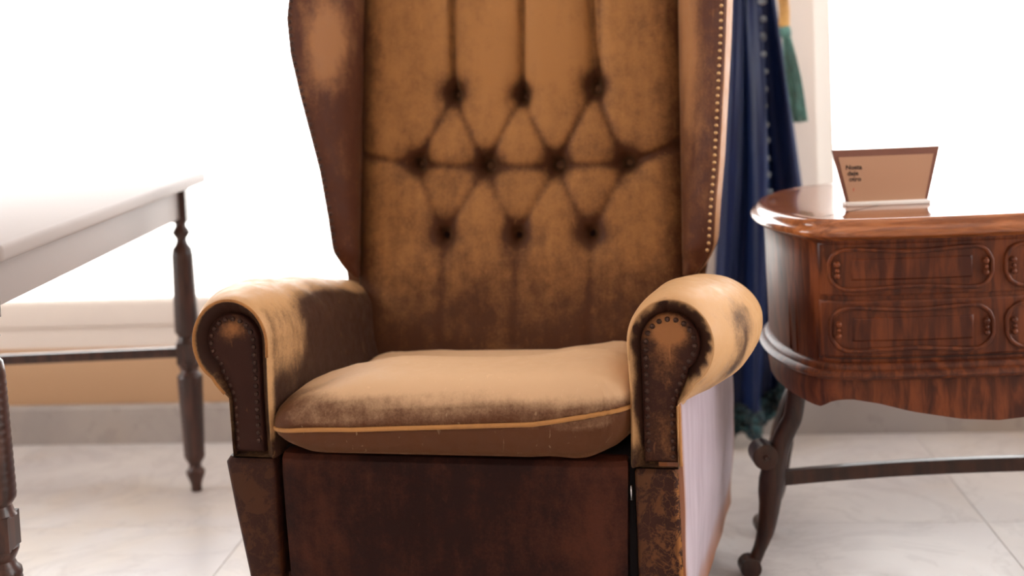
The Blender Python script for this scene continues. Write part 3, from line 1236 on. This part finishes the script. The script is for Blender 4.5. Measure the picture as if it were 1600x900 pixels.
def chest_leg(sx, my, fy, dx=0.0, scroll=True):
    pts = leg_path(1, my, fy)
    path = [Vector((sx * (abs(p.x) + dx), p.y, p.z)) for p, r in pts]
    rad = [r for p, r in pts]
    # resample smoothly
    P, R = [], []
    for i in range(len(path) - 1):
        p0, p1, p2, p3 = path[max(0, i - 1)], path[i], path[i + 1], path[min(len(path) - 1, i + 2)]
        for k in range(4):
            t = k / 4
            P.append(.5 * ((2 * p1) + (p2 - p0) * t + (2 * p0 - 5 * p1 + 4 * p2 - p3) * t * t + (3 * p1 - p0 - 3 * p2 + p3) * t ** 3))
            R.append(rad[i] + (rad[i + 1] - rad[i]) * t)
    P.append(path[-1])
    R.append(rad[-1])
    m = MB().tube(P, lambda t: R[min(len(R) - 1, int(round(t * (len(R) - 1))))], 18)
    # scroll toe
    toe = Vector((sx * (.422 + dx), fy, .0205))
    m.tube([toe + Vector((0, d, 0)) for d in (-.019, -.017, .017, .019)], lambda t: .0205 if .2 < t < .8 else .016, 18)
    o = m.build('leg', M['walnut_dark'], chest, True, None, 50)
    if not scroll:
        return o
    # scroll on the knee
    kc = Vector((sx * (.390 + dx), my + (fy - my) * .45, .242))
    s_ = MB().tube([kc + Vector((0, d, 0)) for d in (-.026, -.024, -.02, .02, .024, .026)], lambda t: (.0245 if .15 < t < .85 else .020), 24)
    s_.tube([kc + Vector((0, d, 0)) for d in (-.031, -.025, .025, .031)], lambda t: .0065 if .2 < t < .8 else .004, 14)
    s_.build('scroll', M['walnut_dark'], o, True, None, 40)
    return o


for sx in (-1, 1):
    chest_leg(sx, -.140, -.135, -.010)
    chest_leg(sx, .135, .085, -.085, False)
# stretchers
for y in (-.118,):
    b = MB()
    b.loft([[Vector((x, y + (.03 if y < 0 else -.03) * (1 - (x / .35) ** 2) + dy, .187 + dz)) for dy, dz in ((-.011, -.013), (.011, -.013), (.013, .004), (.008, .014), (-.008, .014), (-.013, .004))] for x in [-.360 + .072 * k for k in range(11)]])
    b.build('stretcher', M['walnut_dark'], chest, True, None, 40)

# printed card standing on the chest
sg = thing('sign_card', 'small brown printed card standing on the oval chest', 'sign', (.755, 2.425, .7145), radians(-2))


def trap(w0, w1, z0, z1, y0, y1):
    v = []
    for y in (y0, y1):
        v += [(-w0, y, z0), (w0, y, z0), (w1, y, z1), (-w1, y, z1)]
    return MB().add(v, [(0, 1, 2, 3), (7, 6, 5, 4), (0, 4, 5, 1), (1, 5, 6, 2), (2, 6, 7, 3), (3, 7, 4, 0)])


trap(.0775, .1015, .008, .108, 0, .003).build('board', M['card_edge'], sg, False)
trap(.0715, .0895, .008, .094, -.0012, 0).build('face', M['card'], sg, False)
rbox('foot', -.080, .080, -.012, .022, 0, .008, M['white'], sg, .002)


def text(body, x, z, size, mat, parent):
    c = bpy.data.curves.new('lettering', 'FONT')
    c.body = body
    c.size = size
    c.offset = .00022
    c.extrude = .0002
    c.align_x = 'LEFT'
    tmp = bpy.data.objects.new('lettering_outline', c)
    COL.objects.link(tmp)
    bpy.context.view_layer.update()
    me = bpy.data.meshes.new_from_object(tmp.evaluated_get(bpy.context.evaluated_depsgraph_get()))
    bpy.data.objects.remove(tmp)
    bpy.data.curves.remove(c)
    me.materials.clear()
    me.materials.append(mat)
    o = bpy.data.objects.new('lettering', me)
    COL.objects.link(o)
    o.parent = parent
    o.location = (x, -.0016, z)
    o.rotation_euler = (pi / 2, 0, 0)
    return o


text('Nosta', -.0765, .070, .0125, M['ink'], sg)
text('deje', -.0735, .0585, .0125, M['ink'], sg)
text('otro', -.0705, .0475, .0125, M['ink'], sg)
text('1', -.0645, .0285, .0085, M['ink_red'], sg)

# ------------------------------------------------------------------ curtain
cur = thing('velvet_curtain', 'long navy velvet curtain with bobble trim hanging behind the armchair', 'curtain', (0, 0, 0), 0)
YC = 3.285
# z, left x, right x, hem skew
CW = [(.03, .560, .765), (.14, .562, .775), (.35, .570, .800), (.673, .600, .802), (.90, .622, .778), (1.15, .640, .752), (1.22, .645, .745), (1.30, .63, .76), (1.6, .56, .82), (2.0, .50, .86), (2.72, .44, .90)]


def curtain_pt(t, z, amp=1.0):
    xl, xr = table(CW, z)
    x = xl + (xr - xl) * t
    # folds: two broad ridges and the slack behind them
    ph = t * 2 * pi * 3.0
    y = table([(0, .03), (.08, .0), (.16, -.012), (.26, .012), (.33, .006), (.40, -.020), (.455, -.038), (.495, -.045), (.52, -.040), (.54, -.018), (.56, .022), (.61, .030),
               (.74, .018), (.84, -.006), (.91, -.018), (.955, -.016), (.985, .004), (1, .04)], t)[0]
    y += .004 * sin(ph * 2 + z * 3)
    x += .004 * sin(z * 4 + ph)
    sp = .35 + .65 * sst(1.22, .9, z) if z < 1.22 else .35 + .65 * sst(1.22, 1.6, z)
    return Vector((x, YC + y * sp * amp, z))


cv, cf = [], []
NT_, NZC = 160, 80
for j in range(NZC + 1):
    q = j / NZC
    for i in range(NT_ + 1):
        t = i / NT_
        hem = .045 + .12 * sst(.55, 1.0, t) + .008 * sin(t * 23)
        z = hem + (2.72 - hem) * q ** 1.25
        cv.append(curtain_pt(t, z))
for j in range(NZC):
    for i in range(NT_):
        k = j * (NT_ + 1) + i
        cf.append((k, k + 1, k + NT_ + 2, k + NT_ + 1))
cl = obj('cloth', cv, cf, M['velvet'], cur, True)
md = cl.modifiers.new('thick', 'SOLIDIFY')
md.thickness = .005
md.offset = 1
rod = MB().tube([(.30, YC, 2.745), (1.0, YC, 2.745)], .014, 14)
rod.build('rod', M['brass'], cur)
bob = ball_mesh('bobble', .0105)
bob.materials.append(M['bobble'])
frg = ball_mesh('fringe_bobble', .0135)
frg.materials.append(M['fringe'])
for me, w_ in ((bob, .5), (frg, .4)):
    at = me.attributes.new('wear', 'FLOAT', 'POINT')
    at.data.foreach_set('value', [w_] * len(me.vertices))
    me.polygons.foreach_set('use_smooth', [True] * len(me.polygons))
rnd = random.Random(8)
z = 1.19
while z > .55:
    xl, xr = table(CW, z)
    t = (.7085 - xl) / (xr - xl)
    p = curtain_pt(t, z)
    p.x = .7085
    p.y = YC - .022
    o = bpy.data.objects.new('bobble', bob)
    COL.objects.link(o)
    o.parent = cur
    o.location = (p.x + rnd.uniform(-.002, .002), p.y - .012, z)
    o.rotation_euler = (rnd.random() * 6, rnd.random() * 6, 0)
    o.scale = (.75, .75, 1.15)
    z -= .044
for row in range(3):
    for k in range(22):
        t = (k + .5 * (row % 2)) / 22
        hem = .045 + .12 * sst(.55, 1.0, t) + .008 * sin(t * 23)
        z = hem - .004 + .024 * row
        p = curtain_pt(t, z)
        o = bpy.data.objects.new('fringe_bobble', frg)
        COL.objects.link(o)
        o.parent = cur
        o.location = (p.x + rnd.uniform(-.004, .004), p.y - .010 - .004 * (2 - row), z + rnd.uniform(-.005, .005))
        o.rotation_euler = (rnd.random() * 6, rnd.random() * 6, 0)

# tieback with tassel
tas = thing('tieback_tassel', 'faded teal silk tassel hanging on a gold cord beside the navy curtain', 'tassel', (.770, 3.235, .84), 0)
O_ = Vector((.770, 3.235, .84))


def twist(path, r, strands=2, turns=26):
    m = MB()
    path = [Vector(p) for p in path]
    N = 160
    for s_ in range(strands):
        pp = []
        for k in range(N + 1):
            q = k / N * (len(path) - 1)
            i = min(int(q), len(path) - 2)
            p = path[i].lerp(path[i + 1], q - i)
            a_ = turns * 2 * pi * k / N + s_ * 2 * pi / strands
            pp.append(p + Vector((cos(a_), sin(a_) * .7, sin(a_) * .7)) * r * .55)
        m.tube(pp, r * .6, 7)
    return m


loop = []
for k in range(25):
    q = pi + 2 * pi * k / 24
    loop.append(Vector((.697 + .070 * cos(q), YC + .052 * sin(q), 1.205 + .015 * cos(q))) - O_)
cord_loop = twist([p + O_ for p in loop], .009, 2, 30).build('tieback_cord', M['gold'], cur, True, .5)
cord_loop['label'] = 'twisted gold tieback cord'
hang = [Vector((.748, 3.222, 1.205)) - O_, Vector((.753, 3.214, 1.16)) - O_, Vector((.7545, 3.21, 1.12)) - O_, Vector((.7535, 3.21, 1.082)) - O_]
twist(hang, .0125, 2, 7).build('cord', M['gold'], tas, True, .5)
d_ = (Vector((.786, 3.205, .838)) - Vector((.7535, 3.21, 1.085)))
hd = MB()
base = Vector((.7535, 3.21, 1.085)) - O_
hd.tube([base + d_ * t for t in (0, .02, .05, .09, .12, .135)], lambda t: table([(0, .004), (.2, .012), (.5, .0155), (.8, .0125), (1, .010)], t)[0], 14)
hd.build('tassel_head', M['teal'], tas, True, .5)
rnd = random.Random(4)
st = MB()
for k in range(70):
    a_, rr = rnd.random() * 2 * pi, sqrt(rnd.random())
    off0 = Vector((cos(a_), sin(a_) * .8, 0)) * .010 * rr
    off1 = Vector((cos(a_), sin(a_) * .7, 0)) * .019 * rr
    bend = Vector((rnd.uniform(-.006, .006), rnd.uniform(-.003, .003), 0))
    L = rnd.uniform(.93, 1.0)
    pts = [base + d_ * (.11 + (L - .11) * t) + off0.lerp(off1, t) + bend * sin(pi * t) for t in (0, .25, .5, .75, 1)]
    st.tube(pts, .0019, 5)
so = st.build('skirt', M['teal'], tas, True, lambda co: .5 + .5 * noise.noise(Vector((co.x * 90, co.y * 90, 0))))
so['kind'] = 'stuff'
